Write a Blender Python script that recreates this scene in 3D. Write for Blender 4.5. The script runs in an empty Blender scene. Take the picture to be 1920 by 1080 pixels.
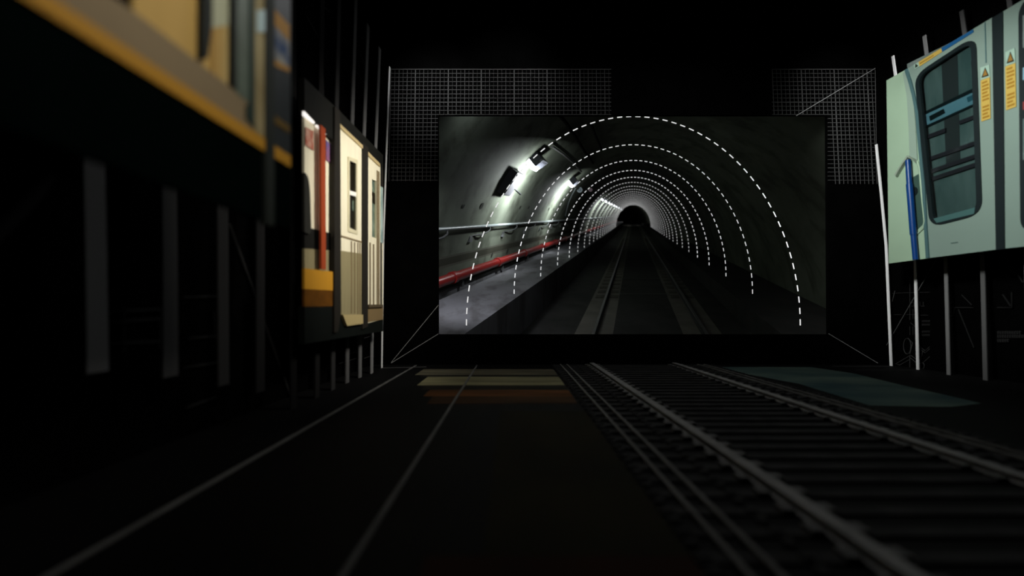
import bpy, bmesh, math, random
from mathutils import Vector, Matrix
random.seed(7)
SC = bpy.context.scene
COL = SC.collection
# ------------------------------------------------------------------ camera
F = 720.0                      # focal length in pixels of a 1920 wide frame
PITCH = math.atan(42.0 / F)
CAM = Vector((0.0, 0.0, 0.85))
FW = Vector((0, math.cos(PITCH), math.sin(PITCH)))
UP = Vector((0, -math.sin(PITCH), math.cos(PITCH)))
RT = Vector((1, 0, 0))
cd = bpy.data.cameras.new('camera')
cd.sensor_width = 36.0
cd.lens = 36.0 * F / 1920.0
cd.clip_start = 0.02
cd.clip_end = 600
cd.dof.use_dof = True
cd.dof.focus_distance = 8.0
cd.dof.aperture_fstop = 0.35
cam = bpy.data.objects.new('camera', cd)
COL.objects.link(cam)
cam.location = CAM
cam.rotation_euler = (math.pi / 2 + PITCH, 0, 0)
SC.camera = cam
# ------------------------------------------------------------------ world, exposure
w = bpy.data.worlds.new('world')
SC.world = w
w.use_nodes = True
w.node_tree.nodes['Background'].inputs[0].default_value = (0, 0, 0, 1)
w.node_tree.nodes['Background'].inputs[1].default_value = 0.0
vs = SC.view_settings
vs.view_transform = 'Standard'
vs.look = 'None'
vs.exposure = 0.0
vs.gamma = 1.0
vs.use_curve_mapping = False


# ------------------------------------------------------------------ lights
def aim(o, loc, target):
    o.location = loc
    o.rotation_euler = (Vector(target) - Vector(loc)).to_track_quat('-Z', 'Y').to_euler()


def spot(name, loc, target, power, angle, blend=0.6, color=(1, 1, 1), size=0.15):
    l = bpy.data.lights.new(name, 'SPOT')
    l.energy = power
    l.spot_size = math.radians(angle)
    l.spot_blend = blend
    l.shadow_soft_size = size
    l.color = color
    o = bpy.data.objects.new(name, l)
    COL.objects.link(o)
    aim(o, loc, target)
    return o


def area(name, loc, target, power, sx, sy, color=(1, 1, 1)):
    l = bpy.data.lights.new(name, 'AREA')
    l.energy = power
    l.shape = 'RECTANGLE'
    l.size = sx
    l.size_y = sy
    l.color = color
    o = bpy.data.objects.new(name, l)
    COL.objects.link(o)
    aim(o, loc, target)
    return o


# unseen fill lights added to brighten the trains, grids and floor
spot('far_train_fill', (0.9, 3.4, 2.9), (-1.8, 4.75, 1.75), 420, 74, 0.85, (1, 0.95, 0.86), 0.3)
spot('near_train_fill', (0.55, 0.6, 2.5), (-1.0, 1.25, 2.0), 105, 80, 0.8, (1, 0.95, 0.86), 0.3)
spot('right_train_fill', (2.4, 3.7, 3.7), (5.6, 5.1, 2.6), 470, 75, 0.7, (0.97, 1.0, 0.97), 0.25)
spot('left_grid_fill', (-1.2, 4.1, 4.8), (-1.25, 6.1, 4.4), 190, 54, 1.0, (1, 1, 1), 0.1)
spot('middle_grid_fill', (0.1, 4.1, 4.9), (-0.05, 6.1, 4.6), 130, 58, 1.0, (1, 1, 1), 0.1)
spot('right_grid_fill', (5.35, 4.1, 4.8), (5.35, 6.1, 4.4), 110, 54, 1.0, (1, 1, 1), 0.1)
area('overhead_fill', (1.9, 4.3, 4.95), (1.9, 4.5, 0.0), 40, 3.2, 2.0)


# ------------------------------------------------------------------ colours and materials
def lin(c):
    c /= 255.0
    return c / 12.92 if c <= 0.04045 else ((c + 0.055) / 1.055) ** 2.4


def S(r, g, b):
    return (lin(r), lin(g), lin(b), 1.0)


MATS = {}


def mat(name, rgb, rough=0.6, spec=0.2, metal=0.0, noise=0.0, nscale=6.0, rgb2=None, bump=0.0, emit=0.0, stretch=None):
    if name in MATS:
        return MATS[name]
    m = bpy.data.materials.new(name)
    m.use_nodes = True
    nt = m.node_tree
    b = nt.nodes['Principled BSDF']
    b.inputs['Roughness'].default_value = rough
    b.inputs['Specular IOR Level'].default_value = spec
    b.inputs['Metallic'].default_value = metal
    c = S(*rgb)
    if noise > 0 or rgb2:
        tc = nt.nodes.new('ShaderNodeTexCoord')
        mp = nt.nodes.new('ShaderNodeMapping')
        if stretch:
            mp.inputs['Scale'].default_value = stretch
        nt.links.new(tc.outputs['Object'], mp.inputs['Vector'])
        n = nt.nodes.new('ShaderNodeTexNoise')
        n.inputs['Scale'].default_value = nscale
        n.inputs['Detail'].default_value = 5
        nt.links.new(mp.outputs['Vector'], n.inputs['Vector'])
        r = nt.nodes.new('ShaderNodeValToRGB')
        c2 = S(*rgb2) if rgb2 else tuple(x * (1 - noise) for x in c[:3]) + (1,)
        r.color_ramp.elements[0].position = 0.35
        r.color_ramp.elements[0].color = c2
        r.color_ramp.elements[1].position = 0.65
        r.color_ramp.elements[1].color = c
        nt.links.new(n.outputs['Fac'], r.inputs['Fac'])
        nt.links.new(r.outputs['Color'], b.inputs['Base Color'])
        if bump > 0:
            bp = nt.nodes.new('ShaderNodeBump')
            bp.inputs['Strength'].default_value = bump
            nt.links.new(n.outputs['Fac'], bp.inputs['Height'])
            nt.links.new(bp.outputs['Normal'], b.inputs['Normal'])
    else:
        b.inputs['Base Color'].default_value = c
    if emit > 0:
        b.inputs['Emission Color'].default_value = c
        b.inputs['Emission Strength'].default_value = emit
    MATS[name] = m
    return m


def glass(name, tint, opacity, rough=0.08):
    m = bpy.data.materials.new(name)
    m.use_nodes = True
    nt = m.node_tree
    nt.nodes.clear()
    out = nt.nodes.new('ShaderNodeOutputMaterial')
    mx = nt.nodes.new('ShaderNodeMixShader')
    tr = nt.nodes.new('ShaderNodeBsdfTransparent')
    gl = nt.nodes.new('ShaderNodeBsdfGlossy')
    tr.inputs[0].default_value = S(*tint)
    gl.inputs['Roughness'].default_value = rough
    gl.inputs['Color'].default_value = (0.6, 0.65, 0.65, 1)
    mx.inputs[0].default_value = opacity
    nt.links.new(tr.outputs[0], mx.inputs[1])
    nt.links.new(gl.outputs[0], mx.inputs[2])
    nt.links.new(mx.outputs[0], out.inputs[0])
    MATS[name] = m
    return m


M_BLACK = mat('matte_black_paint', (6, 6, 6), 0.95, 0.0, noise=0.3, nscale=3)
M_FLOOR = mat('black_stage_floor', (9, 9, 9), 0.7, 0.08, noise=0.4, nscale=2.5)


# ------------------------------------------------------------------ geometry helpers
def ray(px, py):
    return FW + RT * ((px - 960.0) / F) - UP * ((py - 540.0) / F)


def on_x(px, py, X):
    d = ray(px, py)
    return CAM + d * ((X - CAM.x) / d.x)


def on_y(px, py, Y):
    d = ray(px, py)
    return CAM + d * ((Y - CAM.y) / d.y)


def on_floor(px, py, Z=0.0):
    d = ray(px, py)
    return CAM + d * ((Z - CAM.z) / d.z)


class MB:
    def __init__(self):
        self.v = []
        self.f = []
        self.smooth = []

    def add(self, vs, fs, smooth=False):
        o = len(self.v)
        self.v += [Vector(p) for p in vs]
        self.f += [tuple(i + o for i in f) for f in fs]
        self.smooth += [smooth] * len(fs)
        return self

    def box(self, a, b):
        x0, y0, z0 = a
        x1, y1, z1 = b
        return self.add([(x0, y0, z0), (x1, y0, z0), (x1, y1, z0), (x0, y1, z0), (x0, y0, z1), (x1, y0, z1), (x1, y1, z1), (x0, y1, z1)],
                        [(0, 3, 2, 1), (4, 5, 6, 7), (0, 1, 5, 4), (1, 2, 6, 5), (2, 3, 7, 6), (3, 0, 4, 7)])

    def obox(self, c, ax, ay, az):
        c, ax, ay, az = Vector(c), Vector(ax), Vector(ay), Vector(az)
        vs = [c + sx * ax + sy * ay + sz * az for sz in (-1, 1) for sx, sy in ((-1, -1), (1, -1), (1, 1), (-1, 1))]
        return self.add(vs, [(0, 3, 2, 1), (4, 5, 6, 7), (0, 1, 5, 4), (1, 2, 6, 5), (2, 3, 7, 6), (3, 0, 4, 7)])

    def prism(self, pts, vec, holes=()):
        """polygon (with holes) extruded along vec"""
        bm = bmesh.new()
        vec = Vector(vec)
        for loop in [pts] + list(holes):
            vv = [bm.verts.new(p) for p in loop]
            for i in range(len(vv)):
                bm.edges.new((vv[i], vv[(i + 1) % len(vv)]))
        bmesh.ops.triangle_fill(bm, use_beauty=True, use_dissolve=False, edges=bm.edges[:])
        r = bmesh.ops.extrude_face_region(bm, geom=bm.faces[:])
        bmesh.ops.translate(bm, vec=vec, verts=[g for g in r['geom'] if isinstance(g, bmesh.types.BMVert)])
        bmesh.ops.recalc_face_normals(bm, faces=bm.faces[:])
        bm.verts.index_update()
        self.add([v.co.copy() for v in bm.verts], [[v.index for v in f.verts] for f in bm.faces])
        bm.free()
        return self

    def tube(self, path, r, n=8, caps=True):
        path = [Vector(p) for p in path]
        rr = r if isinstance(r, (list, tuple)) else [r] * len(path)
        rings = []
        ref = None
        for i, p in enumerate(path):
            t = (path[min(i + 1, len(path) - 1)] - path[max(i - 1, 0)]).normalized()
            if ref is None:
                ref = Vector((0, 0, 1)) if abs(t.z) < 0.9 else Vector((1, 0, 0))
            a = (ref - t * ref.dot(t)).normalized()
            ref = a
            b = t.cross(a)
            rings.append([p + (a * math.cos(2 * math.pi * k / n) + b * math.sin(2 * math.pi * k / n)) * rr[i] for k in range(n)])
        vs = [q for rg in rings for q in rg]
        fs = [(i * n + k, i * n + (k + 1) % n, (i + 1) * n + (k + 1) % n, (i + 1) * n + k) for i in range(len(path) - 1) for k in range(n)]
        self.add(vs, fs, True)
        if caps:
            self.add(rings[0], [tuple(range(n))[::-1]])
            self.add(rings[-1], [tuple(range(n))])
        return self

    def ribbon(self, path, ax, ay):
        """rectangular bar along a path; ax, ay = half extents as vectors"""
        path = [Vector(p) for p in path]
        ax, ay = Vector(ax), Vector(ay)
        vs = [p + sx * ax + sy * ay for p in path for sx, sy in ((-1, -1), (1, -1), (1, 1), (-1, 1))]
        n = len(path)
        fs = [(i * 4 + k, i * 4 + (k + 1) % 4, (i + 1) * 4 + (k + 1) % 4, (i + 1) * 4 + k) for i in range(n - 1) for k in range(4)]
        fs += [(3, 2, 1, 0), (4 * n - 4, 4 * n - 3, 4 * n - 2, 4 * n - 1)]
        return self.add(vs, fs)

    def build(self, name, m, parent=None, origin=None, recalc=True):
        root = parent
        while root is not None and root.parent is not None:
            root = root.parent
        o0 = Vector(root.location) if root is not None else (Vector(origin) if origin is not None else Vector((0, 0, 0)))
        me = bpy.data.meshes.new(name)
        me.from_pydata([tuple(p - o0) for p in self.v], [], self.f)
        me.polygons.foreach_set('use_smooth', self.smooth)
        if recalc:
            bm = bmesh.new()
            bm.from_mesh(me)
            bmesh.ops.recalc_face_normals(bm, faces=bm.faces[:])
            bm.to_mesh(me)
            bm.free()
        me.update()
        me.materials.append(m)
        o = bpy.data.objects.new(name, me)
        COL.objects.link(o)
        if parent is not None:
            o.parent = parent
        else:
            o.location = o0
        return o


def tag(o, label, cat, group=None, kind=None):
    o['label'] = label
    o['category'] = cat
    if group:
        o['group'] = group
    if kind:
        o['kind'] = kind
    return o


def thing(name, label, cat, loc, group=None):
    o = bpy.data.objects.new(name, None)
    o.empty_display_size = 0.2
    COL.objects.link(o)
    o.location = loc
    return tag(o, label, cat, group)


def struct(o, label=None):
    o['kind'] = 'structure'
    if label:
        o['label'] = label
    return o


def rounded(pts, rad, n=6):
    """round the corners of a 3-D polygon"""
    out = []
    N = len(pts)
    for i in range(N):
        p, a, b = Vector(pts[i]), Vector(pts[i - 1]), Vector(pts[(i + 1) % N])
        r = rad[i] if isinstance(rad, (list, tuple)) else rad
        da, db = (a - p), (b - p)
        ra, rb = min(r, da.length * 0.49), min(r, db.length * 0.49)
        s, e = p + da.normalized() * ra, p + db.normalized() * rb
        for k in range(n + 1):
            t = k / n
            out.append(s * (1 - t) ** 2 + p * 2 * t * (1 - t) + e * t * t)
    return out


def inset(pts, d):
    """shrink a polygon towards its centre line by line (in its own plane, X constant)"""
    c = sum((Vector(p) for p in pts), Vector()) / len(pts)
    N = len(pts)
    out = []
    for i in range(N):
        p, a, b = Vector(pts[i]), Vector(pts[i - 1]), Vector(pts[(i + 1) % N])
        e1, e2 = (p - a), (b - p)
        nn = Vector((0, 0, 0))
        for e in (e1, e2):
            q = Vector((0, -e.z, e.y)).normalized() if e.length > 1e-9 else Vector()
            if q.dot(c - p) < 0:
                q = -q
            nn += q
        den = nn.length_squared / 2
        out.append(p + nn * (d / max(den, 0.35)))
    return out


# ================================================================== THE ROOM
BACK = 6.10
LWALL, RWALL = -2.2, 5.96
TOP = 5.6
# opening of the screen in the back wall
op = [on_y(px, py, BACK) for px, py in ((822, 215.5), (1551, 215.5), (1554, 627), (822, 627))]
wall_corners = [Vector((LWALL - .1, BACK, 0)), Vector((RWALL + .1, BACK, 0)), Vector((RWALL + .1, BACK, TOP)), Vector((LWALL - .1, BACK, TOP))]
struct(MB().prism(wall_corners, (0, 0.05, 0), [op]).build('wall_back', M_BLACK), 'black back wall around the wide tunnel screen')
struct(MB().box((LWALL - .1, -1.5, -.05), (RWALL + .1, BACK, 0)).build('floor', M_FLOOR), 'black stage floor')
struct(MB().box((LWALL - .1, -1.5, 0), (LWALL, BACK, TOP)).build('wall_left', M_BLACK), 'black left wall')
struct(MB().box((RWALL, -1.5, 0), (RWALL + .1, BACK, TOP)).build('wall_right', M_BLACK), 'black right wall')
struct(MB().box((LWALL - .1, -1.5, TOP), (RWALL + .1, BACK + .05, TOP + .1)).build('ceiling', M_BLACK), 'black ceiling')


# ------------------------------------------------------------------ measuring grids on the back wall
M_GRID = mat('grey_grid_line', (82, 82, 82), 0.8, 0.0)
GY = BACK - 0.012


def grid(name, label, x0, x1, y0, y1, cut, majors):
    """thin bars laid on the wall in cells, leaving out the part covered by the screen"""
    mb = MB()
    u = 7.7
    wv, wh, d = 0.0036, 0.0036, 0.003
    k = 0
    px = x0
    while px <= x1 + .1:
        yb = y1 if not (cut[0] < px < cut[1]) else cut[2]
        a, b = on_y(px, y0, GY), on_y(px, yb, GY)
        hw = wv * (1.9 if k % 8 == majors else (0.4 if k % 2 else 0.85))
        mb.box((a.x - hw, GY - d, b.z), (a.x + hw, GY + d, a.z))
        px += u
        k += 1
    py = y0
    k = 0
    while py <= y1:
        segs = [(x0, x1)]
        if py > cut[2]:
            segs = [(x0, min(x1, cut[0]))] if x0 < cut[0] else [(max(x0, cut[1]), x1)]
        for sa, sb in segs:
            a, b = on_y(sa, py, GY), on_y(sb, py, GY)
            hw = wh * (1.5 if k % 8 == 0 else 0.9)
            mb.box((a.x, GY - d, a.z - hw), (b.x, GY + d, a.z + hw))
        py += u
        k += 1
    o = mb.build(name, M_GRID, origin=on_y(x0, y1, GY), recalc=False)
    return tag(o, label, 'grid')


grid('wall_grid', 'fine grey square grid on the back wall above the bright tunnel lamps', 733, 1146, 130, 340, (821, 1552, 215), 6)
grid('wall_grid', 'fine grey square grid on the back wall with one diagonal wire crossing it', 1448, 1641, 130, 345, (821, 1552, 215), 7)


# ------------------------------------------------------------------ thin wires on the back and right walls
def wire(name, label, pts, r, rgb, cat='wire', group=None):
    key = 'wire_grey_%d' % rgb
    m = mat(key, (rgb, rgb, rgb), 0.7, 0.0)
    o = MB().tube(pts, r, 6).build(name, m, origin=pts[-1])
    return tag(o, label, cat, group)


WY = BACK - 0.03
G = 'thin straight wires on the walls'
wire('guide_wire', 'thin grey wire slanting across the square grid to the top edge of the tunnel screen', [on_y(1641, 128, WY), on_y(1493, 217, WY)], .0042, 170, group=G)
wire('guide_wire', 'lower of two thin grey wires meeting below the tunnel screen corner by the red pipe', [on_y(822, 626, WY), on_y(733, 681, WY)], .0042, 175, group=G)
wire('guide_wire', 'steeper of two thin grey wires meeting below the tunnel screen corner by the red pipe', [on_y(822, 572, WY - .02), on_y(733.5, 679.5, WY - .02)], .0042, 165, group=G)
wire('guide_wire', 'thin grey wire from the dark lower screen corner towards the pale green train', [on_y(1554, 626, WY), on_y(1646, 681, WY)], .0042, 185, group=G)
wire('guide_wire', 'long faint wire slanting up to the bottom edge of the pale-green train panel', [on_x(1755, 487, 5.91), on_x(1648, 672, 5.91)], .004, 95, group=G)
wire('guide_wire', 'short faint steep wire crossing behind the brightest white upright', [on_x(1678, 545, 5.94), on_x(1648, 665, 5.94)], .0036, 85, group=G)
wire('grid_border', 'thin grey upright wire closing the square grid next to the pale-green train', [on_y(1641, 131, WY), on_y(1643, 272, WY)], .004, 90, group=G)
wire('floor_wire', 'thin grey wire along the floor at the foot of the back corner upright', [on_floor(716, 690, .008), on_floor(800, 688, .008)], .004, 80, group=G)
wire('floor_wire', 'thin grey wire along the floor ending at the foot of the brightest white upright', [on_floor(1560, 687, .008), on_floor(1671, 687, .008)], .004, 60, group=G)
wire('floor_wire', 'thin grey wire along the floor ending at the foot of the second white upright', [on_floor(1600, 694, .008), on_floor(1721, 694, .008)], .004, 45, group=G)


# ------------------------------------------------------------------ upright strips along both side walls
def upright(label, pts, Y, s, rgb, group):
    """flat strip: s along the wall, 1 cm thick, through the pixel points at depth Y"""
    m = mat('strip_grey_%d' % rgb, (rgb, rgb, rgb), 0.8, 0.0)
    path = [on_y(px, py, Y) for px, py in pts]
    o = MB().ribbon(path, (0.006, 0, 0), (0, s / 2, 0)).build('upright_strip', m, origin=path[-1])
    return tag(o, label, 'strip', group)


GL = 'upright strips standing along the left wall'
GR = 'upright strips standing along the right wall'
ORD = ['first', 'second', 'third', 'fourth', 'fifth', 'sixth', 'seventh', 'eighth', 'ninth', 'tenth', 'eleventh', 'twelfth']
left = [([(731, 126), (726, 250), (719, 450), (716, 690)], 215, .04),
        ([(712, 90), (705, 270), (699, 480), (697, 700)], 118, .08),
        ([(690, 47), (683, 250), (677, 480), (675, 708)], 96, .085),
        ([(667, -5), (660, 250), (653, 480), (651, 718)], 78, .085),
        ([(637, -60), (630, 250), (626, 480), (624, 731)], 44, .085),
        ([(606, -120), (600, 250), (596, 480), (594, 746)], 28, .085),
        ([(548, -200), (550, 250), (550, 480), (550, 766)], 24, .09),
        ([(488, -200), (488, 290), (488, 480), (488, 790)], 36, .095, 735),
        ([(416, -200), (417, 350), (418, 480), (419, 815)], 48, .095, 722),
        ([(315, -200), (316, 330), (318, 480), (319, 865)], 74, .095, 706),
        ([(172, -200), (175, 290), (179, 480), (182, 925)], 104, .095, 698)]
for i, (pts, rgb, s, *stop) in enumerate(left):
    b = on_floor(*pts[-1])
    if stop:
        pts = pts[:-1] + [(pts[-1][0], stop[0])]
    lab = '%s upright grey strip along the left wall, counted from the back corner' % ORD[i]
    if i == 0:
        lab = 'bright thin upright strip in the back corner where the square grid begins'
    if i == len(left) - 1:
        lab = 'widest upright grey strip below the blurred near train, closest to the viewer'
    upright(lab, pts, b.y, s, rgb, GL)
right = [([(1643, 271), (1652, 360), (1661.6, 462), (1671, 686)], 255, .036),
         ([(1674, 105), (1679, 140), (1716, 490), (1721, 693)], 232, .034),
         ([(1733, 67), (1738, 105), (1773, 480), (1779, 703)], 120, .040),
         ([(1803, 20), (1809, 62), (1842, 475), (1848, 713)], 92, .044),
         ([(1888, -40), (1895, 20), (1925, 470), (1931, 727)], 84, .044)]
rl = ['brightest white upright strip standing clear of the pale-green train edge',
      'white upright strip passing behind the blue grab rail of the train panel',
      'light grey upright strip behind the rounded train window',
      'mid grey wider upright strip behind the warning stickers of the train',
      'blurred dark grey upright strip past the second train door leaf']
for i, (pts, rgb, s) in enumerate(right):
    upright(rl[i], pts, on_floor(*pts[-1]).y, s, rgb, GR)


# ------------------------------------------------------------------ faint technical drawings on the side walls
def strokes(name, label, segs, X, r, rgb, cat='drawing', group=None):
    m = mat('drawing_grey_%d' % rgb, (rgb, rgb, rgb), 0.9, 0.0)
    mb = MB()
    for s in segs:
        mb.tube([on_x(px, py, X) for px, py in s], r, 5)
    o = mb.build(name, m, origin=on_x(*segs[0][0], X), recalc=False)
    return tag(o, label, cat, group)


def circ(cx, cy, rx, ry, n=14, a0=0, a1=360):
    return [(cx + rx * math.cos(math.radians(a0 + (a1 - a0) * k / n)), cy + ry * math.sin(math.radians(a0 + (a1 - a0) * k / n))) for k in range(n + 1)]


DX = 5.945
GD = 'faint grey technical drawings on the side walls'
segs = [circ(1701, 649, 7, 15), [(1702, 634), (1711, 643), (1706, 664)], [(1706, 667), (1680, 682)], [(1706, 674), (1686, 685)],
        [(1707, 666), (1724, 678)], [(1707, 671), (1722, 684)], [(1706, 666), (1706, 690)],
        [(1722, 648), (1735, 658), (1743, 650)], [(1724, 653), (1735, 662), (1743, 654)], [(1730, 659), (1727, 675)], [(1743, 669), (1731, 680)],
        circ(1729, 686, 4, 6), [(1676, 667), (1676, 682), (1686, 684)]]
strokes('machine_drawing', 'faint outline drawing with an oval between two bright uprights on the wall', segs, DX, .005, 62, group=GD)
segs = [[(1673, 550), (1743, 548)], [(1675, 590), (1690, 590)], [(1698, 590), (1716, 590)], [(1726, 591), (1740, 591)],
        [(1706, 520), (1706, 600)], [(1712, 580), (1712, 598)], [(1707, 605), (1716, 613)], [(1706, 612), (1706, 628)], [(1712, 612), (1712, 628)],
        [(1708, 567), (1714, 567), (1714, 574), (1708, 574)], [(1725, 566), (1725, 573)], [(1731, 566), (1731, 573)], [(1722, 574), (1734, 574)]]
strokes('dimension_drawing', 'faint dashed dimension lines under the pale-green train, beside the second upright', segs, DX, .0035, 52, group=GD)
segs = []
for yy in (602.5, 609, 622, 628.5):
    x = 1729
    while x < 1743:
        segs.append([(x, yy - 1.6), (x + .4, yy + 1.6)])
        segs.append([(x, yy - 1.3), (x + 1.6, yy - 1.5)])
        x += 2.6
strokes('note_lines', 'four tiny lines of unreadable notes beside the dashed dimension drawing', segs, DX, .004, 46, group=GD)
segs = [[(1782, 554), (1791, 553), (1783, 570)], [(1784, 577), (1825, 577)], [(1803, 553), (1822, 572)], [(1797, 580), (1826, 652)], [(1790, 577), (1789, 592), (1783, 593)]]
strokes('angle_drawing', 'faint angular line drawing between the third and fourth uprights', segs, DX, .007, 34, group=GD)
segs = [[(1872, 480), (1904, 515)], [(1885, 475), (1918, 530)], [(1870, 577), (1898, 577), (1897, 548)], [(1880, 552), (1895, 574)]]
strokes('angle_drawing', 'very faint blurred line drawing under the second train door leaf', segs, DX, .009, 30, group=GD)
segs = []
for yy, xe in ((624, 1915), (631, 1925), (639, 1893)):
    x = 1871
    while x < xe:
        segs.append([(x, yy - 2.5), (x + 1, yy + 2.5)])
        segs.append([(x, yy - 2), (x + 3, yy - 2)])
        x += 4.5
strokes('note_lines', 'three blurred lines of unreadable notes low on the wall under the train door', segs, DX, .009, 40, group=GD)
LX = -2.185
segs = [[(205, 585), (310, 580)], [(205, 605), (305, 598)], [(205, 645), (318, 640)], [(230, 570), (230, 660)], [(300, 575), (300, 655)]]
strokes('machine_drawing', 'faint smudged drawing between the two widest uprights under the near train', segs, LX, .012, 44, group=GD)
segs = [[(345, 558), (410, 556)], [(355, 635), (414, 630)], [(345, 690), (425, 678)], [(400, 585), (402, 635)], [(350, 765), (405, 745)]]
strokes('machine_drawing', 'faint smudged drawing behind the third widest upright under the near train', segs, LX, .012, 34, group=GD)
strokes('brace_line', 'long dim slanting line between uprights below the end of the near train', [[(430, 420), (552, 765)]], LX, .014, 38, group=GD)
strokes('brace_line', 'broad dim slanting line at the edge of the frame under the near train', [[(150, 280), (-20, 450)]], LX + .04, .03, 30, group=GD)
segs = [[(574, 30), (606, 88)], [(604, 88), (606, 180)], [(595, 0), (616, 22)], [(600, 20), (600, 60)]]
strokes('brace_line', 'dim bent line high in the gap between the two dark trains', segs, LX, .012, 38, group=GD)
segs = [[(676, 100), (684, 123)], [(668, 135), (690, 165)], [(640, 668), (668, 660)], [(636, 682), (668, 672)], [(683, 634), (697, 630)], [(683, 672), (697, 667)]]
strokes('brace_line', 'short faint strokes around the third and fourth uprights of the left wall', segs, LX, .006, 50, group=GD)

# ================================================================== TRAIN PANEL ON THE RIGHT
RX = 5.50                       # front face of the car body
G_CREAM = mat('pale_green_body_paint', (158, 184, 158), 0.45, 0.3, noise=0.06, nscale=1.5)
G_DOOR = mat('grey_green_door_paint', (124, 144, 134), 0.45, 0.3, noise=0.05, nscale=1.5)
G_SEAM = mat('teal_shadow_seam', (70, 100, 102), 0.6, 0.2)
G_RUB = mat('black_green_rubber', (14, 26, 28), 0.55, 0.25)
G_SILL = mat('teal_rubber_sill', (62, 96, 94), 0.5, 0.25)
G_BLUE = mat('deep_blue_rail_paint', (0, 56, 120), 0.35, 0.4)
G_PLATE = mat('dark_green_recess_plate', (58, 82, 74), 0.5, 0.2)
G_YEL = mat('yellow_sticker', (186, 158, 78), 0.6, 0.1)
G_YTXT = mat('brown_sticker_print', (150, 112, 40), 0.6, 0.1)
G_WHT = mat('white_sticker', (150, 176, 160), 0.6, 0.1)
G_TRI = mat('orange_brown_triangle', (142, 106, 50), 0.6, 0.1)
G_TRIB = mat('black_triangle_edge', (34, 38, 32), 0.6, 0.1)
G_BLUES = mat('blue_top_sticker', (30, 84, 130), 0.6, 0.1)
G_IN = mat('dark_cabin_wall', (112, 122, 118), 0.7, 0.1, rgb2=(80, 96, 94), nscale=2.2, stretch=(1, 2.5, .5))
G_BAR = mat('dark_brown_reflected_bar', (50, 42, 48), 0.6, 0.2)
G_BLB = mat('grey_blue_reflected_beam', (122, 156, 170), 0.6, 0.2, rgb2=(102, 138, 152), nscale=1.3)
G_GLASS = glass('train_window_glass', (225, 235, 235), 0.06)

train = thing('train_side', 'pale green metro train side panel with rounded door windows and yellow warning stickers', 'train',
              (RX, 5.2, 0.0))


def R_(pts, off=0.0):
    return [on_x(px, py, RX - off) for px, py in pts]


def rp(name, pts, off, m, parent, t=0.012, holes=()):
    """plate whose front face lies off in front of the body, traced at its own place on the wall"""
    mb = MB()
    mb.prism(R_(pts, off), (t, 0, 0), [R_(h, off) for h in holes] if holes and not isinstance(holes[0][0], Vector) else holes)
    return mb.build(name, m, parent)


win_a = [(1714, 141), (1829, 65), (1841, 401), (1743, 426)]
seam_l = [(1698, 131), (1706, 155), (1712, 178), (1718.5, 211), (1724, 278), (1731, 350), (1735, 430), (1738.5, 486)]
body = [(1662, 151)] + [(1698, 130.5)] + seam_l[1:-1] + [(1738.5, 484.5), (1666.5, 494)]
# car body with the grab rail recess cut out
recess = [(1708.5, 334), (1722.5, 326), (1731, 420), (1714.5, 436)]
rp('body_panel', body, 0.0, G_CREAM, train, .03)
rp('recess_plate', recess, .003, G_PLATE, train, .012)
lk = MB()
c = R_([(1714.2, 359)], .006)[0]
lk.add([c + Vector((-.006, .045 * math.cos(a * math.pi / 8), .062 * math.sin(a * math.pi / 8))) for a in range(16)] +
       [c + Vector((.012, .045 * math.cos(a * math.pi / 8), .062 * math.sin(a * math.pi / 8))) for a in range(16)],
       [tuple(range(16))] + [(a, (a + 1) % 16, 16 + (a + 1) % 16, 16 + a) for a in range(16)])
o = lk.build('lock', G_RUB, train)
o['label'] = 'round black lock in the green recess'
# hood, recess lip, grab rail
hood = MB()
hood.ribbon(R_([(1681.5, 329), (1694, 308), (1704.5, 293.5)], .02), (.03, 0, 0), (0, 0.006, 0.012))
hood.ribbon(R_([(1704.5, 293.5), (1712, 297), (1718, 303)], .02), (.03, 0, 0), (0, 0.006, 0.012))
hood.build('rail_hood', mat('hood_grey', (142, 156, 140), .5, .2), train)  # one even grey-green for the hood
lip = MB()
lip.tube(R_([(1720, 303), (1724.5, 316), (1728, 360), (1734, 415), (1731, 428), (1717, 441)], .006), .014, 6)
lip.build('recess_lip', G_CREAM, train)
rail = MB()
rail.tube(R_([(1702.4, 300), (1705.2, 345)], .05), .030, 10)
rail.tube(R_([(1705.2, 345), (1709.2, 395), (1712.6, 440)], .05), .036, 10)
rail.tube(R_([(1712.6, 440), (1716.8, 487)], .05), .030, 10)
o = rail.build('grab_rail', G_BLUE, train)
o['label'] = 'tall deep blue grab rail'
# body ribs (the folded end of the car)
rb = MB()
rb.prism(R_([(1692, 136), (1699, 133), (1707, 158), (1712, 186), (1716, 230), (1719.5, 300), (1705, 292), (1703.5, 240), (1700, 180)], .014), (.014, 0, 0))
rb.build('corner_fold', mat('grey_green_fold_paint', (140, 160, 146), .45, .3), train)
# door seam with its teal shadow painted into the strip
sm = MB()
sm.ribbon([on_x(px + 1.6, py, RX - .004) for px, py in [(1698, 130), *seam_l[1:-1], (1738.5, 484)]], (.012, 0, 0), (0, .018, 0))
sm.build('door_seam', G_SEAM, train)
bl = MB()
bl.ribbon(R_([(1720.5, 236), (1729, 231)], .006), (.004, 0, 0), (0, .004, .008))
bl.build('panel_joint', G_RUB, train)
# door leaves
leaf_a = [(1700, 129.5), (1860, 33), (1867.5, 468), (1740.5, 484)] + [(x + 3, y) for x, y in reversed(seam_l[1:-1])]
leaf_b = [(1879, 22.5), (1960, -26), (1962, 458), (1882.5, 466)]


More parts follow.
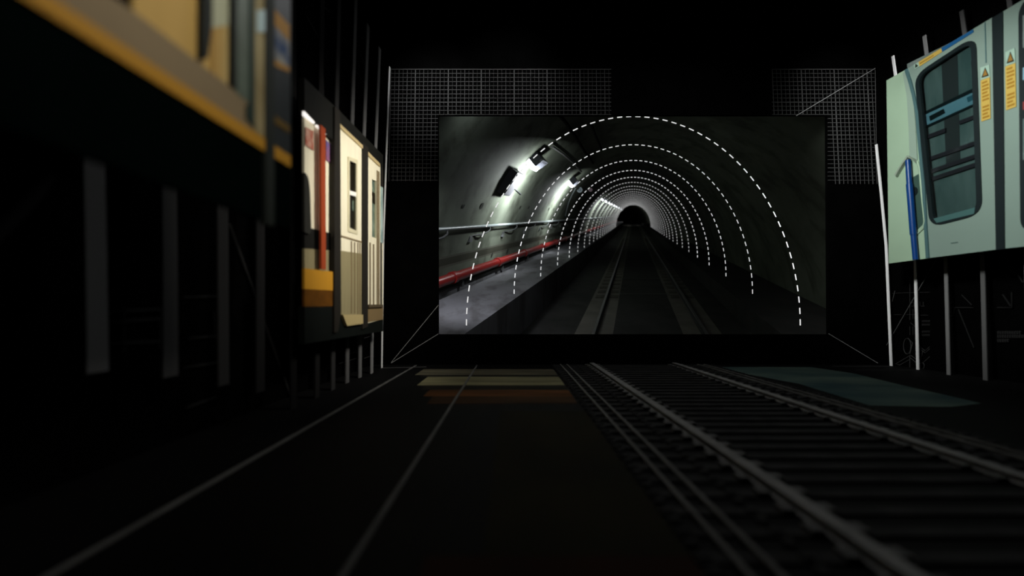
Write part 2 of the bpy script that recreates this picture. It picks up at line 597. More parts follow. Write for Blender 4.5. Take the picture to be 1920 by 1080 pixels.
def sticker(parent, white, yellow, n):
    rp('sticker_head', white, .008, G_WHT, parent, .006)
    y = rp('sticker_body', yellow, .008, G_YEL, parent, .006)
    y['label'] = 'yellow body of the warning sticker'
    (x0, y0), (x1, y1), (x2, y2), (x3, y3) = white
    cx, cy = (x0 + x1 + x2 + x3) / 4, (y0 + y1 + y2 + y3) / 4
    w_, h_ = (x1 - x0) * .42, (y2 - y1) * .38
    rp('triangle_symbol', [(cx, cy - h_ * 1.05), (cx + w_, cy + h_ * .75), (cx - w_, cy + h_ * 1.2)], .011, G_TRIB, parent, .004)
    rp('triangle_symbol', [(cx, cy - h_ * .65), (cx + w_ * .62, cy + h_ * .55), (cx - w_ * .62, cy + h_ * .85)], .0135, G_TRI, parent, .004)
    mb = MB()
    (a0, b0), (a1, b1), (a2, b2), (a3, b3) = yellow
    for k in range(n):
        if k == int(n * .6):
            continue
        t = (k + .9) / (n + .8)
        l = (a0 + (a3 - a0) * t, b0 + (b3 - b0) * t)
        r = (a1 + (a2 - a1) * t, b1 + (b2 - b1) * t)
        f0, f1 = .14, (.86 if k % 3 else .7)
        q = [(l[0] + (r[0] - l[0]) * f, l[1] + (r[1] - l[1]) * f) for f in (f0, f1)]
        hh = (b3 - b0) / n * .24
        mb.prism(R_([(q[0][0], q[0][1] - hh), (q[1][0], q[1][1] - hh), (q[1][0], q[1][1] + hh), (q[0][0], q[0][1] + hh)], .0105), (.003, 0, 0))
    mb.build('sticker_lettering', G_YTXT, parent)


def window(parent, corners, rad):
    outer = rounded(R_(corners, .012), rad)
    inner = inset(outer, .050)
    g = MB().prism(outer, (.03, 0, 0), [inner])
    gk = g.build('window_gasket', G_RUB, parent)
    gp = [p + Vector((.022, 0, 0)) for p in inset(outer, .055)]
    MB().prism(gp, (.004, 0, 0)).build('window_glass', G_GLASS, parent)
    return outer


la = rp('door_leaf', leaf_a, 0.0, G_DOOR, train, .03, [inset(rounded(R_(win_a), .16), .03)])
oa = window(la, win_a, .17)
# sill strip inside the gasket and the window's reflections, built as coloured bars behind the glass
q = inset(rounded(R_(win_a, .016), .17), .035)
rp('window_sill', [(1750, 410), (1828, 389), (1826, 401), (1756, 418)], .017, G_SILL, la, .006)
back_pts = [p + Vector((.13, 0, 0)) for p in R_([(1690, 120), (1850, 40), (1862, 425), (1720, 450)])]
cab = MB().prism([p - Vector((.05, 0, 0)) for p in back_pts], (.02, 0, 0)).build('cabin_backing', G_IN, la)
D1 = -.055
beam = rp('reflected_beam', [(1722, 221), (1842, 165), (1844, 186), (1724, 241)], D1, G_BLB, la, .02)
rp('beam_edge', [(1722, 215), (1842, 157), (1842, 166), (1722, 223)], D1 - .004, G_RUB, la, .02)
rp('beam_edge', [(1724, 239), (1844, 185), (1844, 190), (1724, 245)], D1 - .004, G_RUB, la, .02)
rp('beam_patch', [(1742, 218), (1769, 204), (1772, 212), (1744, 227)], D1 + .004, G_RUB, la, .01)
rp('beam_patch', [(1812, 183), (1838, 171), (1838, 180), (1815, 192)], D1 + .004, mat('teal_beam_patch', (48, 92, 106), .6, .2), la, .01)
for a, b in (((1730, 260), (1772, 244)), ((1798, 230), (1845, 212)), ((1728, 303), (1845, 262)), ((1728, 327), (1845, 287)), ((1728, 342), (1845, 303))):
    rp('reflected_bar', [(a[0], a[1] - 3.5), (b[0], b[1] - 4), (b[0], b[1] + 4), (a[0], a[1] + 3.5)], D1 + .002, G_BAR, la, .02)
rp('dark_column', [(1764, 95), (1794, 75), (1800, 300), (1774, 312)], D1 - .02, mat('near_black_column', (60, 60, 60), .6, .1), la, .02)
lb = rp('door_leaf', leaf_b, 0.0, G_DOOR, train, .03)
win_b = [(1909, 4), (1990, -48), (2000, 420), (1913, 440)]
wb = rounded(R_(win_b, .014), .17)
MB().prism(wb, (.012, 0, 0)).build('window_gasket', G_RUB, lb)
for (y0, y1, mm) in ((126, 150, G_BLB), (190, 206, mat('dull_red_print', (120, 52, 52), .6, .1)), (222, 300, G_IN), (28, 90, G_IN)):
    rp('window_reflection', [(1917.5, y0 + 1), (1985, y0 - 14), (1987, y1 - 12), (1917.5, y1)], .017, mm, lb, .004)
sticker(la, [(1838, 127), (1854.5, 121), (1856, 144), (1839, 150)], [(1838.6, 151), (1855.5, 144.5), (1857, 222), (1840, 228)], 11)
sticker(lb, [(1885, 98), (1902, 90), (1903.5, 117), (1886, 124)], [(1884.5, 125), (1903.5, 118), (1905, 200), (1886, 207)], 11)
jl = MB()
jl.ribbon(R_([(1847, 42), (1849, 118)], .003), (.003, 0, 0), (0, .004, 0))
jl.build('door_joint', G_SEAM, la)
sc_ = MB()
sc_.ribbon(R_([(1783, 456), (1796, 454)], .003), (.002, 0, 0), (0, .003, .006))
sc_.build('scuff_mark', mat('grey_scuff', (86, 106, 100), .7, .1), la)
rp('door_rubber', [(1859.5, 34), (1879.5, 22), (1883, 466.5), (1867, 468.5)], .012, G_RUB, train, .03)
# stickers along the cut top edge
rp('edge_sticker', [(1713, 121.5), (1722, 116), (1724, 124.5), (1715, 129.5)], .009, G_WHT, la, .006)
rp('triangle_symbol', [(1716.5, 119.5), (1721.5, 123.5), (1715.6, 127.5)], .012, G_TRIB, la, .004)
o = rp('edge_sticker', [(1722, 116), (1764.5, 90.5), (1766.5, 97), (1724, 124.5)], .009, G_YEL, la, .006)
o['label'] = 'narrow yellow warning strip along the top edge'
el = MB()
for k in range(9):
    x = 1724.5 + k * 2.9
    yy = 119.3 - k * 1.78
    el.prism(R_([(x, yy - .9), (x + 2.2, yy - 2.3), (x + 2.2, yy - .2), (x, yy + 1.2)], .0115), (.003, 0, 0))
el.build('sticker_lettering', G_YTXT, la)
o = rp('edge_sticker', [(1764.5, 90.5), (1824, 55), (1825, 60.5), (1766.5, 97)], .009, G_BLUES, la, .006)
o['label'] = 'narrow blue strip along the top edge'
# brackets that carry the panel on the wall behind
for yy, zz in ((5.35, 1.9), (5.35, 3.6), (4.42, 2.1), (4.42, 3.8)):
    MB().box((RX + .03, yy - .04, zz - .04), (RWALL, yy + .04, zz + .04)).build('wall_bracket', M_BLACK, train)

# ================================================================== TRAIN PANEL ON THE LEFT, FAR ONE
L2 = -1.72
T_ROOF = mat('dark_olive_roof_paint', (20, 20, 16), 0.6, 0.2, noise=.2, nscale=3)
T_SKIRT = mat('black_green_skirt_paint', (10, 15, 12), 0.6, 0.2, noise=.3, nscale=3)
T_CREAM = mat('cream_train_paint', (236, 228, 200), 0.5, 0.25, noise=.08, nscale=5, stretch=(1, 3, .6))
T_TAN = mat('tan_lower_door_paint', (144, 134, 100), 0.5, 0.25, noise=.12, nscale=6, stretch=(1, 6, .3))
T_PILL = mat('dark_brown_pillar', (34, 31, 26), 0.6, 0.2)
T_GOLD = mat('golden_yellow_band', (190, 136, 40), 0.5, 0.2)
T_AMB = mat('amber_brown_band', (104, 64, 16), 0.5, 0.2, noise=.3, nscale=8)
T_RED = mat('orange_red_pole_paint', (160, 66, 32), 0.5, 0.3)
T_DARKIN = mat('dark_window_interior', (30, 26, 24), 0.5, 0.3, rgb2=(60, 54, 44), nscale=7)
T_PALE = mat('pale_blue_window_blind', (176, 196, 190), 0.5, 0.3, rgb2=(122, 146, 142), nscale=6)
T_LITE = mat('white_lamp_tube', (255, 250, 245), 0.5, 0.2, emit=0.9)
T_LINE = mat('brown_panel_groove', (120, 104, 76), 0.6, 0.2)
T_GLASS = glass('left_train_glass', (235, 235, 230), 0.05)

tr2 = thing('train_side', 'cream and dark train side with an orange pole in its lit doorway, behind the gap', 'train', (L2, 4.6, 0.0))


def L_(pts, off=0.0):
    return [on_x(px, py, L2 + off) for px, py in pts]


def lp(name, pts, off, m, parent, t=0.012, holes=()):
    return MB().prism(L_(pts, off), (-t, 0, 0), [L_(h, off) for h in holes]).build(name, m, parent)


# roof, skirt, interior wall
lp('roof_strip', [(571, 146), (628, 200), (636, 207), (718.5, 291), (718.5, 318), (690, 293), (682, 280), (640, 240), (629, 252), (629, 268), (571, 206)], .0, T_ROOF, tr2, .05)
lp('skirt', [(571, 574), (640, 572), (718.5, 600), (718.5, 621), (571, 645)], .0, T_SKIRT, tr2, .05)
lp('saloon_wall', [(571, 200), (632, 250), (632, 440), (571, 425)], -.04, T_CREAM, tr2, .02)
lp('saloon_wall', [(571, 425), (632, 440), (632, 470), (571, 468)], -.04, T_ROOF, tr2, .02)
lp('saloon_wall', [(571, 466), (632, 470), (632, 512), (571, 508)], -.038, T_TAN, tr2, .02)
lp('light_tube', [(571, 203), (590, 222), (590, 232), (571, 217)], -.01, T_LITE, tr2, .02)
lp('light_tube', [(595, 226), (629, 257), (629, 267), (595, 237)], -.01, T_LITE, tr2, .02)
pl = MB()
pl.ribbon(L_([(604, 238), (604.5, 380), (605, 505)], .012), (.01, 0, 0), (0, .042, 0))
o = pl.build('orange_pole', T_RED, tr2)
o['label'] = 'upright orange red pole in the doorway'
lp('route_map', [(573, 238), (588, 246), (588, 282), (573, 272)], -.03, mat('dull_red_map_print', (168, 92, 74), .6, .1, rgb2=(206, 170, 150), nscale=14), tr2, .006)
lp('route_map', [(612, 262), (627, 280), (627, 312), (612, 300)], -.03, mat('purple_red_notice', (150, 90, 110), .6, .1, rgb2=(92, 88, 140), nscale=12), tr2, .006)
st = MB()
st.prism(rounded(L_([(571, 322), (581, 336), (584, 440), (571, 436)], -.02), [.02, .2, .05, .02]), (-.02, 0, 0))
st.build('seat_back', mat('dark_seat_fabric', (44, 44, 40), .8, .1), tr2)
lp('yellow_band', [(571, 503), (629, 510), (629, 545), (571, 542)], .004, T_GOLD, tr2, .02)
lp('amber_band', [(571, 541), (629, 544), (626, 574), (571, 575)], .002, T_AMB, tr2, .02)
# dark pillars between the bays
for a in ([(628, 200), (638, 208), (639, 590), (634, 622), (627, 624)], [(680.5, 268), (690.5, 277), (690, 612), (680, 617)]):
    lp('pillar', a, .02, T_PILL, tr2, .04)
# bay with the two-pane window
d1 = lp('door_leaf', [(638, 236), (681, 279), (681, 608), (650, 612), (641, 596)], .004, T_CREAM, tr2, .03, [[(656, 300), (668.5, 306), (668.5, 434), (656, 428)]])
lp('lower_panel', [(639, 470), (681, 476), (681, 592), (640, 590)], .008, T_TAN, d1, .006)
lp('cornice', [(638, 232), (681, 273), (681, 279), (638, 239)], .02, mat('tan_cornice', (186, 166, 122), .5, .2), d1, .03)
lp('window_frame', [(653, 293), (671, 300), (671, 440), (653, 434)], .012, mat('pale_window_frame', (206, 198, 166), .5, .2), d1, .012, [[(656, 301), (668.5, 307), (668.5, 433), (656, 427)]])
lp('window_backing', [(650, 290), (673, 298), (673, 442), (650, 436)], -.03, T_DARKIN, d1, .01)
lp('window_glass', [(656, 301), (668.5, 307), (668.5, 433), (656, 427)], -.004, T_GLASS, d1, .004)
o = lp('window_bar', [(655.5, 357), (669, 361), (669, 369), (655.5, 365)], .010, mat('white_window_bar', (235, 232, 224), .5, .2), d1, .012)
lp('standing_figure_shape', [(661, 376), (665, 377), (665, 396), (661, 395)], -.022, T_PALE, d1, .006)
gr = MB()
for x, ya, yb in ((659, 452, 588), (665, 454, 588), (671, 455, 589), (675, 456, 589)):
    gr.ribbon(L_([(x, ya), (x, yb)], .009), (.003, 0, 0), (0, .010, 0))
gr.ribbon(L_([(640, 443), (681, 455)], .006), (.003, 0, 0), (0, .004, .010))
gr.build('panel_groove', T_LINE, d1)
lp('door_step', [(643, 590), (681, 590), (681, 607), (651, 611)], .03, mat('tan_door_step', (176, 158, 112), .5, .2), d1, .03)
# bay with the pale window
d2 = lp('door_leaf', [(690, 290), (713, 312), (713, 600), (690, 606)], .004, T_CREAM, tr2, .03, [[(697.5, 336), (706, 340), (706, 447), (697.5, 444)]])
lp('cornice', [(690, 284), (713, 307), (713, 313), (690, 291)], .02, MATS['tan_cornice'], d2, .03)
lp('window_backing', [(695, 332), (708, 338), (708, 451), (695, 448)], -.02, T_PALE, d2, .01)
lp('window_glass', [(697.5, 336), (706, 340), (706, 447), (697.5, 444)], -.004, T_GLASS, d2, .004)
lp('window_shade', [(697.5, 358), (705, 364), (704, 384), (698, 380)], -.016, T_DARKIN, d2, .003)
gr = MB()
for x, ya, yb in ((694, 455, 572), (700.5, 458, 572), (707.5, 320, 572), (710.5, 322, 572)):
    gr.ribbon(L_([(x, ya), (x, yb)], .009), (.003, 0, 0), (0, .016, 0))
gr.build('panel_groove', T_LINE, d2)
lp('door_sill', [(692, 571), (718.5, 571), (718.5, 576), (692, 577)], .03, mat('brown_door_sill', (84, 72, 54), .5, .2), d2, .03)
lp('lower_panel', [(690, 577), (718.5, 576), (718.5, 599), (690, 604)], .010, mat('brown_lower_panel', (124, 104, 72), .5, .2), d2, .02)
# end bay
d3 = lp('end_panel', [(712.5, 312), (718.5, 318), (718.5, 600), (712.5, 600)], .002, T_PILL, tr2, .03)
lp('window_backing', [(713.5, 349), (718, 352), (718, 456), (713.5, 454)], .008, T_PALE, d3, .006)
lp('edge_strip', [(716.8, 456), (718.5, 456), (718.5, 598), (716.8, 598)], .008, T_CREAM, d3, .006)
for yy, zz in ((3.98, 1.1), (3.98, 2.5), (4.74, 1.1), (4.74, 2.5)):
    MB().box((LWALL, yy - .04, zz - .04), (L2 - .05, yy + .04, zz + .04)).build('wall_bracket', M_BLACK, tr2)

# ================================================================== TRAIN PANEL ON THE LEFT, NEAR ONE
L1 = -1.00
N_CREAM = mat('warm_cream_saloon_wall', (168, 138, 78), 0.6, 0.15, noise=.12, nscale=3, stretch=(1, 4, .6))
N_TAN = mat('tan_seat_backs', (146, 112, 56), 0.7, 0.1, rgb2=(160, 140, 92), nscale=4, stretch=(1, 5, .5))
N_GREY = mat('grey_brown_waist_panel', (112, 97, 72), 0.6, 0.2, noise=.15, nscale=3)
N_GOLD = mat('dark_golden_stripe', (150, 108, 26), 0.55, 0.2)
N_SKIRT = mat('dark_green_skirt', (3, 7, 6), 0.9, 0.0, noise=.3, nscale=3)
N_DARK = mat('black_green_pillar', (22, 26, 22), 0.6, 0.2)
N_GLS = mat('grey_green_door_glass', (58, 66, 54), 0.4, 0.3, rgb2=(72, 82, 72), nscale=3, stretch=(1, 1, 2))
N_PALE = mat('pale_grey_green_blind', (150, 152, 128), 0.6, 0.2)

tr1 = thing('train_side', 'blurred near train side with a golden stripe above a dark green skirt', 'train', (L1, 1.2, 0.0))


def N_(pts, off=0.0):
    return [on_x(px, py, L1 + off) for px, py in pts]


def np_(name, pts, off, m, parent, t=0.01, holes=()):
    return MB().prism(N_(pts, off), (-t, 0, 0), [N_(h, off) for h in holes]).build(name, m, parent)


def yl(x, base, k):             # a height line running to the vanishing point
    return base + k * (x - 490)


XA, XB = -330, 545


def band(k0, b0, k1, b1, x0=XA, x1=XB):
    return [(x0, yl(x0, b0, k0)), (x1, yl(x1, b0, k0)), (x1, yl(x1, b1, k1)), (x0, yl(x0, b1, k1))]


np_('skirt', band(.647, 276, .36, 410), -.006, N_SKIRT, tr1, .03)
o = np_('golden_stripe', band(.668, 256, .633, 279), .006, N_GOLD, tr1, .014)
o['label'] = 'golden yellow stripe along the waist'
np_('waist_panel', [(XA, yl(XA, 257, .668)), (500, yl(500, 257, .668)), (500, 225), (438, 168), (250, 20), (XA, -380)], .0, N_GREY, tr1, .02)
np_('saloon_wall', [(250, -170), (250, 24), (440, 172), (500, 228), (500, -170)], -.02, N_CREAM, tr1, .01)
np_('seat_backs', [(399, 40), (399, 142), (440, 172), (440, 40)], -.014, N_TAN, tr1, .005)
np_('window_blind', [(398, -120), (398, 52), (440, 46), (440, -120)], -.012, N_PALE, tr1, .005)
np_('window_pillar', [(383, -120), (381, 112), (391, 108), (399, 40), (399, -120)], .004, N_DARK, tr1, .02)
d = np_('door_leaf', [(440, -130), (440, 170), (478, 203), (478, -130)], .002, N_GLS, tr1, .02)
np_('door_edge', [(438, -130), (438, 160), (445, 168), (445, -130)], .006, N_DARK, d, .02)
np_('door_edge', [(469, -130), (469, 196), (477, 204), (477, -130)], .006, mat('dark_teal_edge', (24, 38, 32), .5, .2), d, .02)
np_('door_foot', [(463, 196), (463, 222), (478, 240), (478, 198)], .006, mat('dark_teal_edge', (24, 38, 32), .5, .2), d, .02)
np_('door_jamb', [(478, -130), (478, 246), (500, 262), (500, -130)], .003, mat('dull_tan_jamb', (132, 122, 90), .6, .2, rgb2=(104, 92, 62), nscale=3), tr1, .02)
np_('jamb_notice', [(483, 20), (483, 60), (497, 60), (497, 18)], .008, mat('pale_blue_notice', (146, 164, 166), .6, .1), tr1, .006)
np_('pillar', [(499, -140), (499, 420), (515, 424), (515, -140)], .01, N_DARK, tr1, .03)
e = np_('end_window', [(513, -120), (513, 286), (545, 306), (545, -120)], .004, mat('black_end_window', (26, 30, 32), .4, .3), tr1, .02)
np_('window_poster', [(516, 18), (516, 48), (543, 78), (543, 48)], .009, mat('orange_tan_poster', (128, 98, 56), .6, .1), e, .004)
np_('window_poster', [(516, 44), (516, 110), (543, 132), (543, 70)], .008, mat('navy_white_poster', (40, 56, 84), .6, .1, rgb2=(118, 118, 112), nscale=9), e, .004)
np_('window_poster', [(516, 112), (516, 124), (543, 136), (543, 126)], .009, mat('orange_tan_poster', (128, 98, 56), .6, .1), e, .004)
np_('window_poster', [(516, 216), (516, 232), (543, 250), (543, 236)], .008, mat('dull_amber', (74, 58, 26), .6, .1), e, .004)  # flat dull amber strip in the end window
for yy, zz in ((.5, 1.5), (1.5, 1.5), (.5, 2.3), (1.5, 2.3)):
    MB().box((LWALL, yy - .03, zz - .03), (L1 - .03, yy + .03, zz + .03)).build('wall_bracket', M_BLACK, tr1)

# ================================================================== THE TRACK ON THE STAGE FLOOR
M_RAIL = mat('worn_grey_rail', (122, 122, 120), 0.6, 0.2, noise=.35, nscale=9)
M_CLIP = mat('grey_rail_clip', (80, 80, 79), 0.6, 0.2, noise=.3, nscale=20)
M_SLP = mat('dark_grey_sleeper', (50, 50, 50), 0.85, 0.05, noise=.4, nscale=5)
M_LINE = mat('grey_floor_line', (96, 96, 94), 0.7, 0.1, noise=.3, nscale=4)
Y0, Y1 = 0.75, 5.98
track = thing('railway_track', 'dark railway track of closely spaced sleepers crossing the stage floor', 'railway track', (1.86, 3.4, 0))
n = 34
for k in range(n):
    y = Y1 - .06 - k * .152
    MB().box((.62, y - .032, .001), (3.1, y + .032, .012)).build('sleeper', M_SLP, track)
for x in (1.23, 2.50):
    r = MB()
    r.box((x - .058, Y0, .012), (x + .058, Y1, .016))
    r.box((x - .012, Y0, .016), (x + .012, Y1, .034))
    r.box((x - .034, Y0, .034), (x + .034, Y1, .046))
    ro = r.build('rail', M_RAIL, track)
    for s in (-1, 1):
        rest = MB()
        for k in range(n):
            y = Y1 - .06 - k * .152
            tgt = rest if k < n - 25 else MB()
            tgt.box((x + s * .085 - .026, y - .03, .012), (x + s * .085 + .026, y + .03, .03))
            if tgt is not rest:
                tgt.build('rail_clip', M_CLIP, ro)
        rest.build('rail_clips', M_CLIP, ro)['kind'] = 'stuff'
for x in (.745, .845, 2.86, 2.96):
    MB().box((x - .011, Y0, .012), (x + .011, Y1, .026)).build('guard_strip', M_LINE, track)
rest = MB()
for x in (.65, 1.0, 2.74, 3.06):
    for k in range(2 * n):
        y = Y1 - .06 - k * .076
        if y > Y0:
            tgt = rest if k < 2 * n - 25 else MB()
            tgt.box((x - .022, y - .018, .012), (x + .022, y + .018, .02))
            if tgt is not rest:
                tgt.build('marker_stud', M_SLP, track)
rest.build('marker_studs', M_SLP, track)['kind'] = 'stuff'

GF = 'grey lines along the stage floor'
for px, wd, lab in ((895, .012, 'narrow grey line on the floor running towards the viewer through the striped floor reflection'),
                    (782, .013, 'narrow dim grey line on the floor between the left uprights and the striped floor reflection')):
    a = on_floor(px, 684.5)
    o = MB().box((a.x - wd, .8, .001), (a.x + wd, Y1, .008)).build('floor_line', M_LINE, origin=(a.x, 3.4, 0))
    tag(o, lab, 'line', GF)

# thin coloured sheets painting the trains' reflections on the floor beside the track
fp = thing('floor_reflection', 'painted floor reflection of the cream train in dim cream and orange brown stripes, left of the track', 'painted reflection', (-.35, 4.6, 0))
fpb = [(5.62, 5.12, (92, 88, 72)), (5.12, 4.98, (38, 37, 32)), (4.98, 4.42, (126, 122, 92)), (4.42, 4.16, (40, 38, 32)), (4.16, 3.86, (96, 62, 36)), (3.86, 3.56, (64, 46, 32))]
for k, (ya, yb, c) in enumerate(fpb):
    m = mat('reflection_stripe_%d_%d_%d' % c, c, .8, .05, rgb2=tuple(int(q * .7) for q in c), nscale=1.6, stretch=(.5, 3, 1))
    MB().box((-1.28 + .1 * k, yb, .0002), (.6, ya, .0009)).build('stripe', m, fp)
fg = thing('floor_reflection', 'painted dark green floor reflection of the train panel tapering away to the right of the track', 'painted reflection', (4.0, 5.0, 0))
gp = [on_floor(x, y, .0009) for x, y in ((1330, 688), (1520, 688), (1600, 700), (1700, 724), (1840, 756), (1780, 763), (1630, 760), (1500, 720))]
MB().prism(gp, (0, 0, -.0007)).build('reflection_sheet', mat('dim_green_reflection', (76, 90, 82), .8, .05, rgb2=(44, 62, 64), nscale=1.1, stretch=(.6, 2, 1)), fg)
fo = thing('floor_reflection', 'painted near black olive floor reflection of the near train with a dull red end, left of the track close to the viewer', 'painted reflection', (.2, 2.0, 0))
MB().box((-.1, 1.38, .0002), (.62, 3.3, .0009)).build('reflection_sheet', mat('dim_olive_reflection', (34, 32, 20), .8, .05, rgb2=(24, 23, 16), nscale=1.5), fo)
MB().box((-.3, .9, .0002), (.62, 1.38, .0009)).build('end_strip', mat('dim_red_reflection', (42, 23, 15), .8, .05, rgb2=(32, 20, 14), nscale=1.5), fo)

# ================================================================== THE TUNNEL BEHIND THE SCREEN OPENING
VP = (1187.5, 403.5)
AX = ray(*VP)                     # axis direction, one unit of depth along the camera axis
YH = 6.45                         # depth of the first dashed arch
WH = 626.0 * YH / F               # arch width in metres
WT = WH * 1.9                     # tunnel width in metres


def bend(d):
    return -0.0007 * max(0.0, d - 100.0) ** 2


def T(u, v, d):
    """tunnel point: u across, v up (in metres, from the sight line), d along the tunnel"""
    return CAM + AX * d + RT * (u + bend(d)) + UP * v


def N(u, v, d):
    return T(u * WT, v * WT, d)


def wall_hit(px, py, k=1.0):
    """where the lining is met in the direction of a picture point (normalised u, v and depth)"""
    dx, dy = px - VP[0], VP[1] - py
    lo, hi = 0.0, 0.01
    for _ in range(60):
        mid = (lo + hi) / 2
        if (mid * dx / (.5 * k)) ** 2 + ((mid * dy + .33) / (.6256 * k)) ** 2 < 1:
            lo = mid
        else:
            hi = mid
    return lo * dx, lo * dy, lo * WT * F


DEP = []
d = YH + .12
while d < 262:
    DEP.append(d)
    d += .8 + d * .03


def concrete(name, c1, c2, c3, scale):
    m = bpy.data.materials.new(name)
    m.use_nodes = True
    nt = m.node_tree
    b = nt.nodes['Principled BSDF']
    b.inputs['Roughness'].default_value = .8
    b.inputs['Specular IOR Level'].default_value = .15
    tc = nt.nodes.new('ShaderNodeTexCoord')
    n1 = nt.nodes.new('ShaderNodeTexNoise')
    n1.inputs['Scale'].default_value = scale
    n1.inputs['Detail'].default_value = 7
    n1.inputs['Roughness'].default_value = .62
    mp = nt.nodes.new('ShaderNodeMapping')
    mp.inputs['Scale'].default_value = (2.0, 1.0, .35)
    n2 = nt.nodes.new('ShaderNodeTexNoise')
    n2.inputs['Scale'].default_value = scale * 2.2
    n2.inputs['Detail'].default_value = 4
    nt.links.new(tc.outputs['Object'], n1.inputs['Vector'])
    nt.links.new(tc.outputs['Object'], mp.inputs['Vector'])
    nt.links.new(mp.outputs['Vector'], n2.inputs['Vector'])
    r1 = nt.nodes.new('ShaderNodeValToRGB')
    r1.color_ramp.elements[0].position = .3
    r1.color_ramp.elements[0].color = S(*c2)
    r1.color_ramp.elements[1].position = .62
    r1.color_ramp.elements[1].color = S(*c1)
    r2 = nt.nodes.new('ShaderNodeValToRGB')
    r2.color_ramp.elements[0].position = .36
    r2.color_ramp.elements[0].color = S(*c3)
    r2.color_ramp.elements[1].position = .5
    r2.color_ramp.elements[1].color = (1, 1, 1, 1)
    mx = nt.nodes.new('ShaderNodeMix')
    mx.data_type = 'RGBA'
    mx.blend_type = 'MULTIPLY'
    mx.inputs[0].default_value = .55
    nt.links.new(n1.outputs['Fac'], r1.inputs['Fac'])
    nt.links.new(n2.outputs['Fac'], r2.inputs['Fac'])
    nt.links.new(r1.outputs['Color'], mx.inputs[6])
    nt.links.new(r2.outputs['Color'], mx.inputs[7])
    nt.links.new(mx.outputs[2], b.inputs['Base Color'])
    bp = nt.nodes.new('ShaderNodeBump')
    bp.inputs['Strength'].default_value = .25
    bp.inputs['Distance'].default_value = .05
    nt.links.new(n1.outputs['Fac'], bp.inputs['Height'])
    nt.links.new(bp.outputs['Normal'], b.inputs['Normal'])
    MATS[name] = m
    return m


M_CONC = concrete('stained_tunnel_concrete', (84, 90, 79), (62, 66, 57), (120, 116, 100), .55)
M_WALK = concrete('grey_walkway_concrete', (104, 104, 108), (84, 84, 86), (150, 146, 136), .5)
M_BED = mat('dark_trackbed_concrete', (50, 50, 49), .9, .05, noise=.3, nscale=1.2)
M_PIPE = mat('red_pipe_paint', (112, 26, 24), .3, .45)
M_STEEL = mat('grey_steel_tube', (112, 120, 120), .35, .5)
M_DKST = mat('dark_steel_bracket', (56, 58, 58), .6, .2)

# lining
NA = 44
A0, A1 = math.radians(-4), math.radians(184)
lin_v, lin_f = [], []
for d in DEP:
    for k in range(NA + 1):
        a = A1 + (A0 - A1) * k / NA
        lin_v.append(N(.5 * math.cos(a), -.33 + .6256 * math.sin(a), d))
for i in range(len(DEP) - 1):
    for k in range(NA):
        o_ = i * (NA + 1) + k
        lin_f.append((o_, o_ + 1, o_ + NA + 2, o_ + NA + 1))
lining = struct(MB().add(lin_v, lin_f, True).build('tunnel_lining', M_CONC, origin=N(0, 0, YH), recalc=False),
                'stained grey concrete tunnel lining seen through the wide screen opening')


def sweep(sec, depths=None):
    depths = depths or DEP
    m = len(sec)
    vs = [N(u, v, d) for d in depths for u, v in sec]
    fs = [(i * m + k, i * m + (k + 1) % m, (i + 1) * m + (k + 1) % m, (i + 1) * m + k) for i in range(len(depths) - 1) for k in range(m)]
    fs += [tuple(range(m))[::-1], tuple((len(depths) - 1) * m + k for k in range(m))]
    return vs, fs


bed = struct(MB().add(*sweep([(-.52, -.325), (.52, -.325), (.52, -.30), (-.52, -.30)])).build('floor_tunnel', M_BED, origin=N(0, -.3, YH)),
             'dark concrete track bed of the tunnel')
walk = struct(MB().add(*sweep([(-.458, -.31), (-.284, -.31), (-.284, -.20), (-.458, -.20)])).build('walkway', M_WALK, origin=N(-.38, -.2, YH)),
              'pale raised concrete walkway along the lit tunnel wall')
kerb = struct(MB().add(*sweep([(-.51, -.31), (-.468, -.31), (-.468, -.190), (-.51, -.190)])).build('kerb', M_WALK, origin=N(-.48, -.2, YH)),
              'narrow concrete ledge under the red pipe')
struct(MB().add(*sweep([(.30, -.31), (.52, -.31), (.52, -.24), (.30, -.24)])).build('walkway', M_BED, origin=N(.4, -.24, YH)),
       'dark low ledge on the unlit side of the tunnel')
struct(MB().prism([N(.7 * math.cos(math.radians(a)), -.1 + .7 * math.sin(math.radians(a)), 262) for a in range(0, 360, 20)], AX * 1.0)
       .build('wall_tunnel_end', M_BED, origin=N(0, 0, 262)), 'dark end of the tunnel beyond the bend')

for v0, v1, c in ((-.1015, -.107, 74), (-.107, -.126, 52), (-.126, -.132, 74)):  # graded dark strips painting the handrail's soft shadow on the lining
    gb = MB()
    ue = [(-.5 * .9992 * math.sqrt(1 - ((v + .33) / .6256) ** 2), v) for v in (v0, (v0 + v1) / 2, v1)]
    dd = [x for x in DEP if x < 60]
    gb.add([N(u_, v_, d_) for d_ in dd for u_, v_ in ue], [(a * 3 + b, a * 3 + b + 1, a * 3 + b + 4, a * 3 + b + 3) for a in range(len(dd) - 1) for b in (0, 1)], True)
    gb.build('shadow_band', mat('painted_wall_shadow_%d' % c, (c, c + 1, c - 7), .9, .05, noise=.3, nscale=.6), lining)

